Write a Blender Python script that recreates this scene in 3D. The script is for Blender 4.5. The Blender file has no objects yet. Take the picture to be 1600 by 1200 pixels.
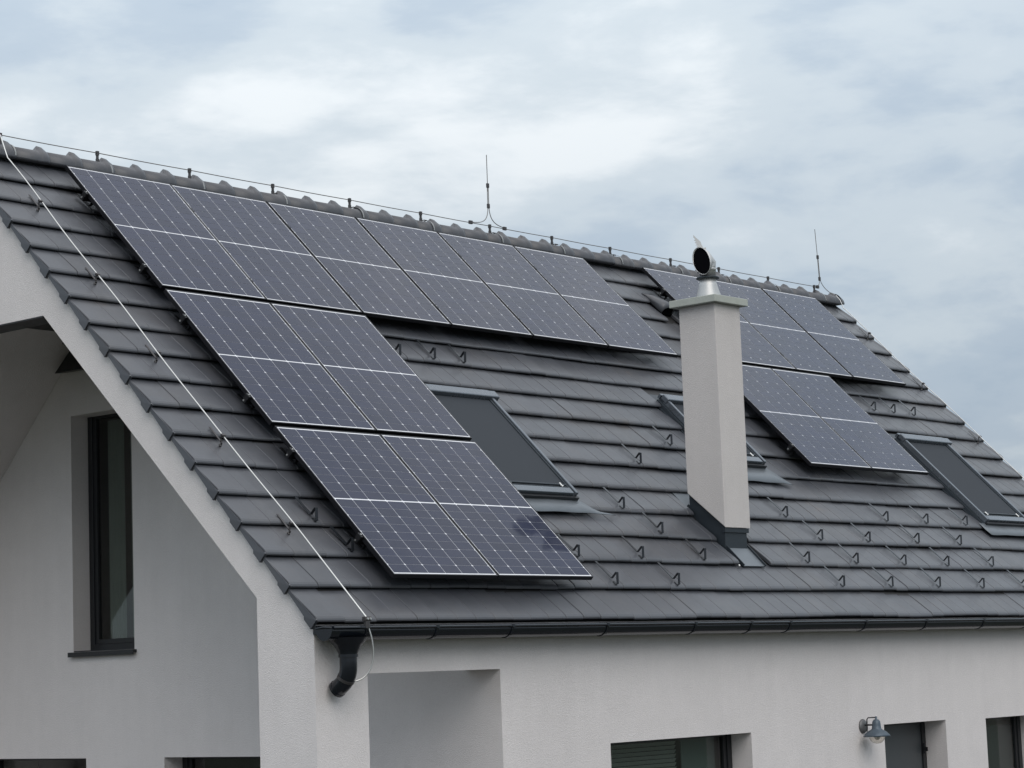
import bpy, bmesh, math, random
from mathutils import Vector, Matrix, noise
from mathutils.geometry import tessellate_polygon
random.seed(7)
S = bpy.context.scene
COL = S.collection
R_ = math.radians

# ------------------------------------------------------------------ camera
CAM = Vector((-12.02234, -11.56742, -0.75630))
RX = Vector((0.65613047, -0.75375243, -0.03674332))
RY = Vector((0.07140777, 0.11048299, -0.99130946))
RZ = Vector((0.75126143, 0.64780458, 0.12631503))
cd = bpy.data.cameras.new('camera'); cam = bpy.data.objects.new('camera', cd); COL.objects.link(cam)
m = Matrix((RX, -RY, -RZ)).transposed().to_4x4(); m.translation = CAM
cam.matrix_world = m
cd.sensor_width = 36.0; cd.lens = 36 * 3564.32 / 1600
cd.clip_start = 0.1; cd.clip_end = 6000
S.camera = cam
S.render.resolution_x = 1024; S.render.resolution_y = 768

# ------------------------------------------------------------------ world / sky
SUN_EL, SUN_AZ = R_(40), R_(213)          # soft sun behind the cloud, front left
w = bpy.data.worlds.new('World'); S.world = w; w.use_nodes = True
nt = w.node_tree; nt.nodes.clear()
def N(t, typ, **k):
    n = t.nodes.new(typ)
    for a, b in k.items(): setattr(n, a, b)
    return n
out = N(nt, 'ShaderNodeOutputWorld'); bg = N(nt, 'ShaderNodeBackground'); bg.inputs[1].default_value = 0.1
sky = N(nt, 'ShaderNodeTexSky', sky_type='NISHITA'); sky.sun_disc = False
sky.sun_elevation = SUN_EL; sky.sun_rotation = SUN_AZ; sky.air_density = 1.0; sky.dust_density = 1.5; sky.ozone_density = 1.5
tc = N(nt, 'ShaderNodeTexCoord'); sx = N(nt, 'ShaderNodeSeparateXYZ')
nt.links.new(tc.outputs['Generated'], sx.inputs[0])
def mth(t, op, a=None, b=None, c=None, clamp=False):
    n = N(t, 'ShaderNodeMath', operation=op); n.use_clamp = clamp
    for i, v in enumerate((a, b, c)):
        if v is None: continue
        if isinstance(v, (int, float)): n.inputs[i].default_value = v
        else: t.links.new(v, n.inputs[i])
    return n.outputs[0]
zc = mth(nt, 'MAXIMUM', sx.outputs[2], 0.0)
zd = mth(nt, 'ADD', zc, 0.50)
cx_ = mth(nt, 'DIVIDE', sx.outputs[0], zd); cy_ = mth(nt, 'DIVIDE', sx.outputs[1], zd)
cv = N(nt, 'ShaderNodeCombineXYZ'); nt.links.new(cx_, cv.inputs[0]); nt.links.new(cy_, cv.inputs[1])
nt.links.new(mth(nt, 'MULTIPLY', zc, 3.0), cv.inputs[2])
def noi(t, vec, scale, detail, rough, dist=0.0, off=None):
    n = N(t, 'ShaderNodeTexNoise'); n.inputs['Scale'].default_value = scale
    n.inputs['Detail'].default_value = detail; n.inputs['Roughness'].default_value = rough
    n.inputs['Distortion'].default_value = dist
    if off:
        mp = N(t, 'ShaderNodeMapping'); mp.inputs['Location'].default_value = off; t.links.new(vec, mp.inputs[0]); vec = mp.outputs[0]
    t.links.new(vec, n.inputs['Vector']); return n.outputs['Fac']
def ramp(t, fac, stops, interp='EASE'):
    r = N(t, 'ShaderNodeValToRGB'); r.color_ramp.interpolation = interp
    e = r.color_ramp.elements
    while len(e) < len(stops): e.new(0.5)
    for i, (p, c) in enumerate(stops):
        e[i].position = p; e[i].color = (*c, 1) if len(c) == 3 else c
    t.links.new(fac, r.inputs[0]); return r.outputs[0]
n1 = noi(nt, cv.outputs[0], 2.2, 7.0, 0.52, 0.1, (3.1, 7.7, 1.3))
n2 = noi(nt, cv.outputs[0], 7.0, 8.0, 0.55, 0.2, (11.3, 2.2, 5.0))
nn = mth(nt, 'ADD', mth(nt, 'MULTIPLY', n1, 0.68), mth(nt, 'MULTIPLY', n2, 0.32))
cc = ramp(nt, nn, [(0.38, (2.85, 3.65, 4.6)), (0.47, (3.8, 4.5, 5.25)), (0.54, (4.75, 5.35, 5.85)), (0.63, (6.3, 6.7, 7.0))])
# overcast skies brighten towards the zenith (1 + 2 sin(elevation))
zen = mth(nt, 'ADD', 0.94, mth(nt, 'MULTIPLY', zc, 1.85))
neu = N(nt, 'ShaderNodeMix', data_type='RGBA'); nt.links.new(mth(nt, 'MULTIPLY', mth(nt, 'SUBTRACT', zc, 0.45), 1.6, clamp=True), neu.inputs[0]); nt.links.new(cc, neu.inputs[6]); neu.inputs[7].default_value = (5.9, 5.75, 5.75, 1)
vm = N(nt, 'ShaderNodeVectorMath', operation='SCALE'); nt.links.new(neu.outputs[2], vm.inputs[0]); nt.links.new(zen, vm.inputs['Scale'])
thin = ramp(nt, noi(nt, cv.outputs[0], 1.3, 3.0, 0.5, 0.2, (5.0, 1.0, 9.0)), [(0.46, (0, 0, 0)), (0.68, (0.14, 0.14, 0.14))])
mx = N(nt, 'ShaderNodeMix', data_type='RGBA'); nt.links.new(thin, mx.inputs[0])
nt.links.new(vm.outputs[0], mx.inputs[6]); nt.links.new(sky.outputs[0], mx.inputs[7])
nt.links.new(mx.outputs[2], bg.inputs[0]); nt.links.new(bg.outputs[0], out.inputs[0])

sd = bpy.data.lights.new('sun', 'SUN'); sd.energy = 1.15; sd.angle = R_(48); sd.color = (1.0, 0.94, 0.88)
sun = bpy.data.objects.new('sun', sd); COL.objects.link(sun)
sdir = Vector((math.sin(SUN_AZ) * math.cos(SUN_EL), math.cos(SUN_AZ) * math.cos(SUN_EL), math.sin(SUN_EL)))
sun.rotation_euler = sdir.to_track_quat('Z', 'Y').to_euler()
vs = S.view_settings; vs.view_transform = 'Standard'; vs.look = 'None'; vs.gamma = 1; vs.use_curve_mapping = False
vs.exposure = 0.0

# ------------------------------------------------------------------ materials
TH = 0.7803135; CT, ST = math.cos(TH), math.sin(TH)
def mat(name, col, rough=0.5, metal=0.0, spec=0.5, bump=None, var=None, coat=0.0, ior=None, objvar=0.0):
    """bump=(scale,strength,dist,detail); var=(scale,amount)"""
    M = bpy.data.materials.new(name); M.use_nodes = True; t = M.node_tree
    b = t.nodes['Principled BSDF']
    b.inputs['Base Color'].default_value = (*col, 1); b.inputs['Roughness'].default_value = rough
    b.inputs['Metallic'].default_value = metal; b.inputs['Specular IOR Level'].default_value = spec
    if coat: b.inputs['Coat Weight'].default_value = coat; b.inputs['Coat Roughness'].default_value = 0.03
    g = N(t, 'ShaderNodeNewGeometry')
    src = None
    if var or objvar:
        fac = None
        if var:
            a = noi(t, g.outputs['Position'], var[0], 5, 0.6); b2 = noi(t, g.outputs['Position'], var[0] * 7.3, 4, 0.6)
            fac = mth(t, 'ADD', mth(t, 'MULTIPLY', mth(t, 'SUBTRACT', a, 0.5), 2 * var[1]), mth(t, 'MULTIPLY', mth(t, 'SUBTRACT', b2, 0.5), var[1]))
        if objvar:
            oi = N(t, 'ShaderNodeObjectInfo'); o = mth(t, 'MULTIPLY', mth(t, 'SUBTRACT', oi.outputs['Random'], 0.5), objvar)
            fac = mth(t, 'ADD', fac, o) if fac else o
        fac = mth(t, 'ADD', fac, 1.0)
        v = N(t, 'ShaderNodeVectorMath', operation='SCALE'); v.inputs[0].default_value = col; t.links.new(fac, v.inputs['Scale'])
        t.links.new(v.outputs[0], b.inputs['Base Color']); src = v
        r = mth(t, 'MULTIPLY', fac, rough, clamp=True); t.links.new(r, b.inputs['Roughness'])
    if bump:
        h = noi(t, g.outputs['Position'], bump[0], bump[3] if len(bump) > 3 else 3, 0.6)
        bp = N(t, 'ShaderNodeBump'); bp.inputs['Strength'].default_value = bump[1]; bp.inputs['Distance'].default_value = bump[2]
        t.links.new(h, bp.inputs['Height']); t.links.new(bp.outputs[0], b.inputs['Normal'])
    return M

def plaster(name, col):
    M = bpy.data.materials.new(name); M.use_nodes = True; t = M.node_tree; b = t.nodes['Principled BSDF']
    g = N(t, 'ShaderNodeNewGeometry'); P = g.outputs['Position']
    mpz = N(t, 'ShaderNodeMapping'); mpz.inputs['Scale'].default_value = (5.0, 5.0, 0.45); t.links.new(P, mpz.inputs[0]); strk = noi(t, mpz.outputs[0], 1.0, 5, 0.6)
    big = noi(t, P, 0.7, 5, 0.6); mid = noi(t, P, 5.0, 5, 0.65); grain = noi(t, P, 120, 4, 0.75); vor = N(t, 'ShaderNodeTexVoronoi'); vor.inputs['Scale'].default_value = 150; t.links.new(P, vor.inputs['Vector'])
    f = mth(t, 'ADD', 1.0, mth(t, 'ADD', mth(t, 'ADD', mth(t, 'MULTIPLY', mth(t, 'SUBTRACT', big, 0.5), 0.16), mth(t, 'MULTIPLY', mth(t, 'SUBTRACT', strk, 0.5), 0.11)), mth(t, 'ADD', mth(t, 'MULTIPLY', mth(t, 'SUBTRACT', mid, 0.5), 0.10), mth(t, 'MULTIPLY', mth(t, 'SUBTRACT', grain, 0.5), 0.34))))
    v = N(t, 'ShaderNodeVectorMath', operation='SCALE'); v.inputs[0].default_value = col; t.links.new(f, v.inputs['Scale'])
    t.links.new(v.outputs[0], b.inputs['Base Color']); b.inputs['Roughness'].default_value = 0.92; b.inputs['Specular IOR Level'].default_value = 0.2
    h = mth(t, 'ADD', mth(t, 'MULTIPLY', grain, 1.0), mth(t, 'MULTIPLY', vor.outputs['Distance'], 0.8))
    bp = N(t, 'ShaderNodeBump'); bp.inputs['Strength'].default_value = 0.7; bp.inputs['Distance'].default_value = 0.004
    t.links.new(h, bp.inputs['Height']); t.links.new(bp.outputs[0], b.inputs['Normal'])
    return M

def tile_mat():
    M = bpy.data.materials.new('graphite_roof_tile'); M.use_nodes = True; t = M.node_tree; b = t.nodes['Principled BSDF']
    g = N(t, 'ShaderNodeNewGeometry'); P = g.outputs['Position']
    s = N(t, 'ShaderNodeSeparateXYZ'); t.links.new(P, s.inputs[0])
    vv = mth(t, 'ADD', mth(t, 'MULTIPLY', s.outputs[1], CT), mth(t, 'MULTIPLY', s.outputs[2], ST))
    iu = mth(t, 'FLOOR', mth(t, 'DIVIDE', mth(t, 'ADD', s.outputs[0], 0.1), 0.2128)); iv = mth(t, 'FLOOR', mth(t, 'DIVIDE', mth(t, 'ADD', vv, 0.305), 0.3402))
    c = N(t, 'ShaderNodeCombineXYZ'); t.links.new(iu, c.inputs[0]); t.links.new(iv, c.inputs[1])
    wn = N(t, 'ShaderNodeTexWhiteNoise', noise_dimensions='3D'); t.links.new(c.outputs[0], wn.inputs['Vector'])
    big = noi(t, P, 0.9, 4, 0.6); fine = noi(t, P, 28, 5, 0.7); mid = noi(t, P, 6, 4, 0.6)
    f = mth(t, 'ADD', 1.0, mth(t, 'ADD', mth(t, 'MULTIPLY', mth(t, 'SUBTRACT', wn.outputs['Value'], 0.5), 0.15),
        mth(t, 'ADD', mth(t, 'MULTIPLY', mth(t, 'SUBTRACT', big, 0.5), 0.34), mth(t, 'ADD', mth(t, 'MULTIPLY', mth(t, 'SUBTRACT', mid, 0.5), 0.22), mth(t, 'MULTIPLY', mth(t, 'SUBTRACT', fine, 0.5), 0.22)))))
    tint = ramp(t, noi(t, P, 1.4, 5, 0.65, 0.0, (4, 2, 8)), [(0.46, (0.062, 0.0655, 0.0745)), (0.64, (0.069, 0.070, 0.076)), (0.80, (0.100, 0.082, 0.070))])
    v = N(t, 'ShaderNodeVectorMath', operation='SCALE'); t.links.new(tint, v.inputs[0]); t.links.new(f, v.inputs['Scale'])
    t.links.new(v.outputs[0], b.inputs['Base Color'])
    rr = mth(t, 'ADD', 0.28, mth(t, 'MULTIPLY', mid, 0.20)); t.links.new(rr, b.inputs['Roughness'])
    b.inputs['Specular IOR Level'].default_value = 0.5
    bp = N(t, 'ShaderNodeBump'); bp.inputs['Strength'].default_value = 0.25; bp.inputs['Distance'].default_value = 0.003
    t.links.new(fine, bp.inputs['Height']); t.links.new(bp.outputs[0], b.inputs['Normal'])
    return M

def cell_mat():
    """dark blue-black silicon under front glass, thin busbars running up the slope"""
    M = bpy.data.materials.new('solar_cell_silicon'); M.use_nodes = True; t = M.node_tree; b = t.nodes['Principled BSDF']
    tcx = N(t, 'ShaderNodeTexCoord'); s = N(t, 'ShaderNodeSeparateXYZ'); t.links.new(tcx.outputs['Object'], s.inputs[0])
    fr = mth(t, 'FRACT', mth(t, 'ADD', mth(t, 'DIVIDE', s.outputs[0], 0.0182), 0.5))
    bus = mth(t, 'LESS_THAN', mth(t, 'ABSOLUTE', mth(t, 'SUBTRACT', fr, 0.5)), 0.028)
    oi = N(t, 'ShaderNodeObjectInfo')
    f = mth(t, 'ADD', 0.86, mth(t, 'MULTIPLY', oi.outputs['Random'], 0.28))
    v = N(t, 'ShaderNodeVectorMath', operation='SCALE'); v.inputs[0].default_value = (0.007, 0.011, 0.036); t.links.new(f, v.inputs['Scale'])
    mxx = N(t, 'ShaderNodeMix', data_type='RGBA'); t.links.new(mth(t, 'MULTIPLY', bus, 0.55), mxx.inputs[0]); t.links.new(v.outputs[0], mxx.inputs[6]); mxx.inputs[7].default_value = (0.10, 0.10, 0.13, 1)
    t.links.new(mxx.outputs[2], b.inputs['Base Color'])
    b.inputs['Roughness'].default_value = 0.5; b.inputs['Specular IOR Level'].default_value = 0.12
    b.inputs['Coat Weight'].default_value = 1.0; b.inputs['Coat Roughness'].default_value = 0.055; b.inputs['Coat IOR'].default_value = 1.195
    g = N(t, 'ShaderNodeNewGeometry'); h = noi(t, g.outputs['Position'], 3.0, 2, 0.5)
    bp = N(t, 'ShaderNodeBump'); bp.inputs['Strength'].default_value = 0.12; bp.inputs['Distance'].default_value = 0.02
    t.links.new(h, bp.inputs['Height']); t.links.new(bp.outputs[0], b.inputs['Coat Normal'])
    return M

M_ = dict(
    plaster=plaster('grey_white_render', (0.70, 0.66, 0.645)),
    chim=plaster('chimney_render', (0.58, 0.545, 0.525)),
    tile=tile_mat(), cell=cell_mat(),
    back=mat('white_backsheet', (0.76, 0.77, 0.80), 0.45, coat=0.2),
    frame=mat('black_anodised_frame', (0.018, 0.018, 0.021), 0.38, 0.6),
    rail=mat('black_mounting_metal', (0.02, 0.02, 0.022), 0.45, 0.5),
    black=mat('anthracite_painted_metal', (0.008, 0.010, 0.014), 0.16, 0.0, 0.5),
    wire=mat('aluminium_wire', (0.62, 0.62, 0.60), 0.38, 0.85),
    dwire=mat('weathered_wire', (0.22, 0.21, 0.20), 0.5, 0.6),
    strap=mat('dull_strap_metal', (0.30, 0.30, 0.29), 0.45, 0.7),
    clamp=mat('dark_clamp_metal', (0.09, 0.085, 0.085), 0.5, 0.7),
    steel=mat('stainless_steel', (0.50, 0.50, 0.49), 0.45, 0.6, var=(9, 0.18)),
    mouth_black=mat('flat_black_mouth', (0.004, 0.004, 0.005), 0.9, 0.0, 0.0),  # near-black, painting the darkness inside the cowl mouth
    cap=mat('weathered_concrete_slab', (0.40, 0.42, 0.38), 0.85, var=(14, 0.16), bump=(90, 0.5, 0.003)),
    alu=mat('grey_skylight_cladding', (0.14, 0.157, 0.178), 0.27, 0.5, var=(5, 0.1)),
    aludk=mat('dark_skylight_cladding', (0.045, 0.055, 0.065), 0.4, 0.3),
    screen=mat('mesh_awning_screen', (0.043, 0.049, 0.057), 0.85, 0.0, 0.2, bump=(400, 0.3, 0.001), var=(3, 0.12)),
    lead=mat('blue_grey_flashing', (0.15, 0.168, 0.185), 0.45, 0.3, var=(6, 0.22), bump=(9, 0.5, 0.006)),
    darkflash=mat('dark_metal_flashing', (0.028, 0.036, 0.044), 0.42, 0.3, var=(6, 0.2)),
    wood=mat('dark_stained_wood', (0.020, 0.019, 0.019), 0.6, var=(4, 0.3)),
    beam=mat('brown_stained_beam', (0.055, 0.045, 0.038), 0.6, var=(4, 0.3)),
    winfr=mat('black_window_frame', (0.012, 0.013, 0.015), 0.4),
    door=mat('dark_grey_leaf', (0.060, 0.066, 0.070), 0.35, var=(3, 0.12)),
    curtain=mat('grey_green_curtain', (0.19, 0.21, 0.19), 0.9, var=(7, 0.12)),
    refl_slat=mat('pale_reflection_slat', (0.34, 0.36, 0.34), 0.6),  # colour of added slats that imitate stripes mirrored in the pane
    refl_teal=mat('teal_reflection_sheet', (0.13, 0.17, 0.165), 0.8),  # colour of an added sheet that imitates a teal reflection
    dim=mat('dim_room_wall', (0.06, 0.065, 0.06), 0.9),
    lamp=mat('blue_grey_lamp_enamel', (0.075, 0.10, 0.125), 0.42, 0.2, var=(20, 0.2)),
    plate=mat('worn_grey_plate', (0.15, 0.15, 0.15), 0.5, 0.4, var=(40, 0.3)),
    grass=mat('grass', (0.040, 0.045, 0.028), 0.95, var=(0.3, 0.4), bump=(6, 0.6, 0.05)),
    paving=mat('dark_paving', (0.06, 0.06, 0.06), 0.9, var=(1.5, 0.15)),
    hook=mat('dark_painted_hook', (0.030, 0.034, 0.040), 0.26, 0.5),
)
def glass(name, tint, rough=0.02, trans=0.75):
    M = bpy.data.materials.new(name); M.use_nodes = True; t = M.node_tree; t.nodes.clear()
    o = N(t, 'ShaderNodeOutputMaterial'); tr = N(t, 'ShaderNodeBsdfTransparent'); tr.inputs[0].default_value = (*tint, 1)
    gl = N(t, 'ShaderNodeBsdfGlossy'); gl.inputs['Roughness'].default_value = rough
    lw = N(t, 'ShaderNodeLayerWeight'); lw.inputs[0].default_value = 0.5
    f2 = mth(t, 'ADD', 0.05, mth(t, 'MULTIPLY', mth(t, 'POWER', lw.outputs['Facing'], 4.0), 0.9), clamp=True)
    mxx = N(t, 'ShaderNodeMixShader'); t.links.new(f2, mxx.inputs[0]); t.links.new(tr.outputs[0], mxx.inputs[1]); t.links.new(gl.outputs[0], mxx.inputs[2]); t.links.new(mxx.outputs[0], o.inputs[0])
    return M
M_['glass'] = glass('window_glass', (0.80, 0.83, 0.81))
M_['bulb'] = glass('lamp_globe_glass', (0.86, 0.84, 0.80), 0.05)

# ------------------------------------------------------------------ helpers
WM = {}
def link(name, data, parent=None, mw=None):
    o = bpy.data.objects.new(name, data); COL.objects.link(o)
    mw = mw or Matrix.Identity(4); WM[o] = mw
    if parent is not None:
        o.parent = parent; o.matrix_local = WM[parent].inverted() @ mw
    else: o.matrix_local = mw
    return o
def thing(name, label, cat, loc=(0, 0, 0), group=None, mw=None):
    o = link(name, None, None, mw or Matrix.Translation(loc)); o.empty_display_size = 0.3
    o['label'] = label; o['category'] = cat
    if group: o['group'] = group
    return o
class MB:
    def __init__(s): s.v = []; s.f = []; s.sm = []; s.mi = []; s.cur = 0
    def add(s, vs, fs, smooth=False):
        b = len(s.v); s.v += [tuple(v) for v in vs]
        for f in fs: s.f.append(tuple(i + b for i in f)); s.sm.append(smooth); s.mi.append(s.cur)
    def box(s, x0, x1, y0, y1, z0, z1):
        s.add([(x0,y0,z0),(x1,y0,z0),(x1,y1,z0),(x0,y1,z0),(x0,y0,z1),(x1,y0,z1),(x1,y1,z1),(x0,y1,z1)],
              [(0,3,2,1),(4,5,6,7),(0,1,5,4),(1,2,6,5),(2,3,7,6),(3,0,4,7)])
    def prism_x(s, prof, x0, x1, smooth=False, caps=True, dv=0):
        """profile of (y,z) extruded along x, closed"""
        n = len(prof)
        s.add([(x0, a, b) for a, b in prof] + [(x1, a, b) for a, b in prof], [(i, (i+1) % n, n + (i+1) % n, n + i) for i in range(n)], smooth)
        if caps: s.add([(x0, a, b) for a, b in prof], [tuple(range(n))[::-1]]); s.add([(x1, a, b) for a, b in prof], [tuple(range(n))])
    def tube(s, pts, r, seg=8, smooth=True, caps=True):
        pts = [Vector(p) for p in pts]; rs = r if isinstance(r, (list, tuple)) else [r] * len(pts)
        rings = []; prev = None
        for i, p in enumerate(pts):
            d = (pts[min(i+1, len(pts)-1)] - pts[max(i-1, 0)]).normalized()
            if prev is None:
                a = Vector((0, 0, 1)) if abs(d.z) < 0.9 else Vector((1, 0, 0)); u = d.cross(a).normalized()
            else: u = (prev - d * prev.dot(d)).normalized()
            prev = u; v = d.cross(u)
            rings += [p + (u * math.cos(2*math.pi*k/seg) + v * math.sin(2*math.pi*k/seg)) * rs[i] for k in range(seg)]
        fs = [(i*seg+k, i*seg+(k+1) % seg, (i+1)*seg+(k+1) % seg, (i+1)*seg+k) for i in range(len(pts)-1) for k in range(seg)]
        s.add(rings, fs, smooth)
        if caps:
            s.add(rings[:seg], [tuple(range(seg))[::-1]]); s.add(rings[-seg:], [tuple(range(seg))])
    def lathe(s, prof, c, seg=24, axis=None, smooth=True):
        """prof = [(r,z)] about z through c"""
        cx, cy, cz = c; vs = []; n = len(prof)
        for k in range(seg):
            a = 2*math.pi*k/seg
            for r, z in prof: vs.append((cx + r*math.cos(a), cy + r*math.sin(a), cz + z))
        s.add(vs, [(k*n+i, ((k+1) % seg)*n+i, ((k+1) % seg)*n+i+1, k*n+i+1) for k in range(seg) for i in range(n-1)], smooth)
    def bar(s, pts, wx, t):
        """flat bar following (y,z) points, width wx in x, thickness t"""
        pts = [Vector((0, a, b)) for a, b in pts]; top = []; bot = []
        for i, p in enumerate(pts):
            d = (pts[min(i+1, len(pts)-1)] - pts[max(i-1, 0)]).normalized(); nn = Vector((0, -d.z, d.y)) * t/2
            top.append(p + nn); bot.append(p - nn)
        vs = []
        for a, b in zip(top, bot): vs += [(-wx/2, a.y, a.z), (wx/2, a.y, a.z), (wx/2, b.y, b.z), (-wx/2, b.y, b.z)]
        fs = []
        for i in range(len(pts)-1):
            o = i*4
            for k in range(4): fs.append((o+k, o+(k+1) % 4, o+4+(k+1) % 4, o+4+k))
        fs += [(3, 2, 1, 0), tuple((len(pts)-1)*4 + k for k in range(4))]
        s.add(vs, fs)
    def mesh(s, name, mats):
        me = bpy.data.meshes.new(name); me.from_pydata(s.v, [], s.f)
        me.polygons.foreach_set('use_smooth', s.sm); me.polygons.foreach_set('material_index', s.mi)
        for m in (mats if isinstance(mats, (list, tuple)) else [mats]): me.materials.append(m)
        me.update()
        bm = bmesh.new(); bm.from_mesh(me); bmesh.ops.recalc_face_normals(bm, faces=bm.faces); bm.to_mesh(me); bm.free()
        return me
    def build(s, name, mats, parent=None, mw=None, local=True):
        """vertices are given in the frame mw (default world)"""
        o = link(name, s.mesh(name, mats), parent, mw)
        return o
def bevel(o, wdt, seg=2):
    md = o.modifiers.new('bevel', 'BEVEL'); md.width = wdt; md.segments = seg; md.limit_method = 'ANGLE'; return o
def wall(outer, holes, axis, p0, p1):
    """polygon with holes, extruded along x ('x', pts are (y,z)) or y ('y', pts are (x,z))"""
    mk = (lambda a, b, p: (p, a, b)) if axis == 'x' else (lambda a, b, p: (a, p, b))
    loops = [outer] + holes; flat = [q for l in loops for q in l]; n = len(flat)
    tris = tessellate_polygon([[Vector((a, b, 0)) for a, b in l] for l in loops])
    mb = MB(); mb.add([mk(a, b, p0) for a, b in flat] + [mk(a, b, p1) for a, b in flat], [tuple(t) for t in tris] + [tuple(i + n for i in t[::-1]) for t in tris])
    o = 0
    for l in loops:
        k = len(l); mb.add([mk(*l[i], p0) for i in range(k)] + [mk(*l[i], p1) for i in range(k)], [(i, (i+1) % k, k + (i+1) % k, k + i) for i in range(k)])
    return mb
def rect(a0, a1, b0, b1): return [(a0, b0), (a1, b0), (a1, b1), (a0, b1)]

ROOF = Matrix.Rotation(TH, 4, 'X')               # roof frame: x = u along the eave, y = v up the slope, z = height over the panel plane
def rp(u, v, h): return ROOF @ Vector((u, v, h))
def RT(u, v, h, rz=0): return ROOF @ Matrix.Translation((u, v, h)) @ Matrix.Rotation(rz, 4, 'Z')

# ------------------------------------------------------------------ ground
GZ = -3.5
mb = MB(); mb.add([(-2500,-2500,GZ),(2500,-2500,GZ),(2500,2500,GZ),(-2500,2500,GZ)], [(0,1,2,3)])
o = mb.build('ground', M_['grass']); o['kind'] = 'structure'
mb = MB(); mb.box(-3.0, 14.0, -2.2, 10.2, GZ - 0.1, GZ + 0.05)
o = mb.build('paved_path', M_['paving']); o['kind'] = 'structure'

# ------------------------------------------------------------------ house shell
YW, YR = -0.046, 4.06; YB = 2*YR - YW; XG, XL, XE = -0.87, 1.077, 12.45
house = thing('house', 'white rendered house with steep graphite tiled roof, open gable terrace and chimney', 'house', (5.8, YR, GZ))
def deckz(y, h):                                   # z of the roof-parallel plane at height h
    y = min(y, 2*YR - y); v = (y + h*ST)/CT; return v*ST + h*CT
DH = -0.222
def P(y, h=DH): return (y, deckz(y, h))
# gable frame with its open terrace
op = [(0.53, GZ-.2), (0.53, -0.145), (2.946, 2.214), (2*YR-2.946, 2.214), (2*YR-0.53, -0.145), (2*YR-0.53, GZ-.2)]
outer = [(YW, GZ-.2), P(YW), P(YR), P(YB), (YB, GZ-.2)] + op[::-1]
wall(outer, [], 'x', XG, -0.63).build('gable_wall', M_['plaster'], house)
# terrace back wall: window and two door openings
wins_g = [(4.235, 5.09, -0.41, 1.745), (4.93, 6.6, GZ-.1, -1.36), (2.3, 3.86, GZ-.1, -1.355)]
wg = [rect(a, b, c, d) for a, b, c, d in wins_g]
wall([(0.304, GZ-.2), P(0.304), P(YR), P(YB-.35), (YB-.35, GZ-.2)], wg, 'x', XL, XL+0.3).build('terrace_back_wall', M_['plaster'], house)
# front wall
wins_f = [(2.379, 4.325, -2.55, -1.327), (6.467, 7.588, GZ+.06, -1.345), (8.362, 9.45, -2.55, -1.360)]
wall([(-0.63, GZ-.2), (-0.63, P(YW)[1]), (XE, P(YW)[1]), (XE, GZ-.2)], [rect(-0.352, XL, GZ-.1, -0.71)] + [rect(*q) for q in wins_f], 'y', YW, 0.304).build('front_wall', M_['plaster'], house)
wall([(-0.63, GZ-.2), (-0.63, P(YW)[1]), (XE, P(YW)[1]), (XE, GZ-.2)], [], 'y', YB-.35, YB).build('rear_wall', M_['plaster'], house)
wall([(0.304, GZ-.2), P(0.304), P(YR), P(YB-.35), (YB-.35, GZ-.2)], [], 'x', XE-.3, XE).build('far_gable_wall', M_['plaster'], house)
mb = MB(); mb.box(-0.63, -0.352, 0.304, 0.53, GZ-.2, -0.15); mb.build('terrace_pillar', M_['plaster'], house)
q = MB(); q.box(XG+0.001, -0.628, 2.95, 2*YR-2.95, 2.202, 2.2135); q.build('header_dark_strip', M_['wood'], house)  # dark strip added so the header underside does not render bright
# sloping soffits of the terrace, dark ceiling boards and beam
mb = MB()
for sgn in (0, 1):
    a = [(0.304, deckz(0.304, -0.255)), (YR-0.05, deckz(YR-0.05, -0.255)), (YR-0.05, 2.60), (3.36, 2.60), (0.304, deckz(0.304, -0.49))]
    if sgn: a = [(2*YR-y, z) for y, z in a]
    mb.prism_x(a, -0.628, XL-0.002)
mb.build('terrace_soffit', M_['plaster'], house)
ceil = MB(); ceil.box(-0.628, XL-0.002, 3.0, 2*YR-3.0, 2.50, 2.598); ceil = ceil.build('terrace_ceiling', M_['wood'], house)
for i in range(11):
    b = MB(); b.box(-0.625+i*0.154, -0.625+i*0.154+0.148, 3.15, 2*YR-3.15, 2.478, 2.499); b.build('ceiling_board', M_['wood'], ceil)
mb = MB(); mb.box(0.90, XL-0.003, 3.12, 2*YR-3.12, 2.385, 2.476); bevel(mb.build('terrace_beam', M_['beam'], house), 0.006)
# dark interior so that the panes have a room behind them
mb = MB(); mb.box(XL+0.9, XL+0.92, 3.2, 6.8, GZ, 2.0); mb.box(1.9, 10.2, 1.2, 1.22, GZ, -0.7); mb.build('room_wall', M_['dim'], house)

# ------------------------------------------------------------------ roof deck
mb = MB()
ry = YR; zt = deckz(YR, -0.20); zb = deckz(YR, DH+0.0)
fr = [rp(0, -0.29, -0.185), rp(0, -0.29, -0.219)]
prof = [(fr[0].y, fr[0].z), (YR, deckz(YR, -0.185)), (YR, deckz(YR, -0.219)), (fr[1].y, fr[1].z)]
mb.prism_x(prof, -0.88, 12.46)
prof2 = [(2*YR-y, z) for y, z in prof]
mb.prism_x(prof2, -0.88, 12.46)
roof = link('roof', mb.mesh('roof', M_['wood']), house, Matrix.Identity(4))

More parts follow.
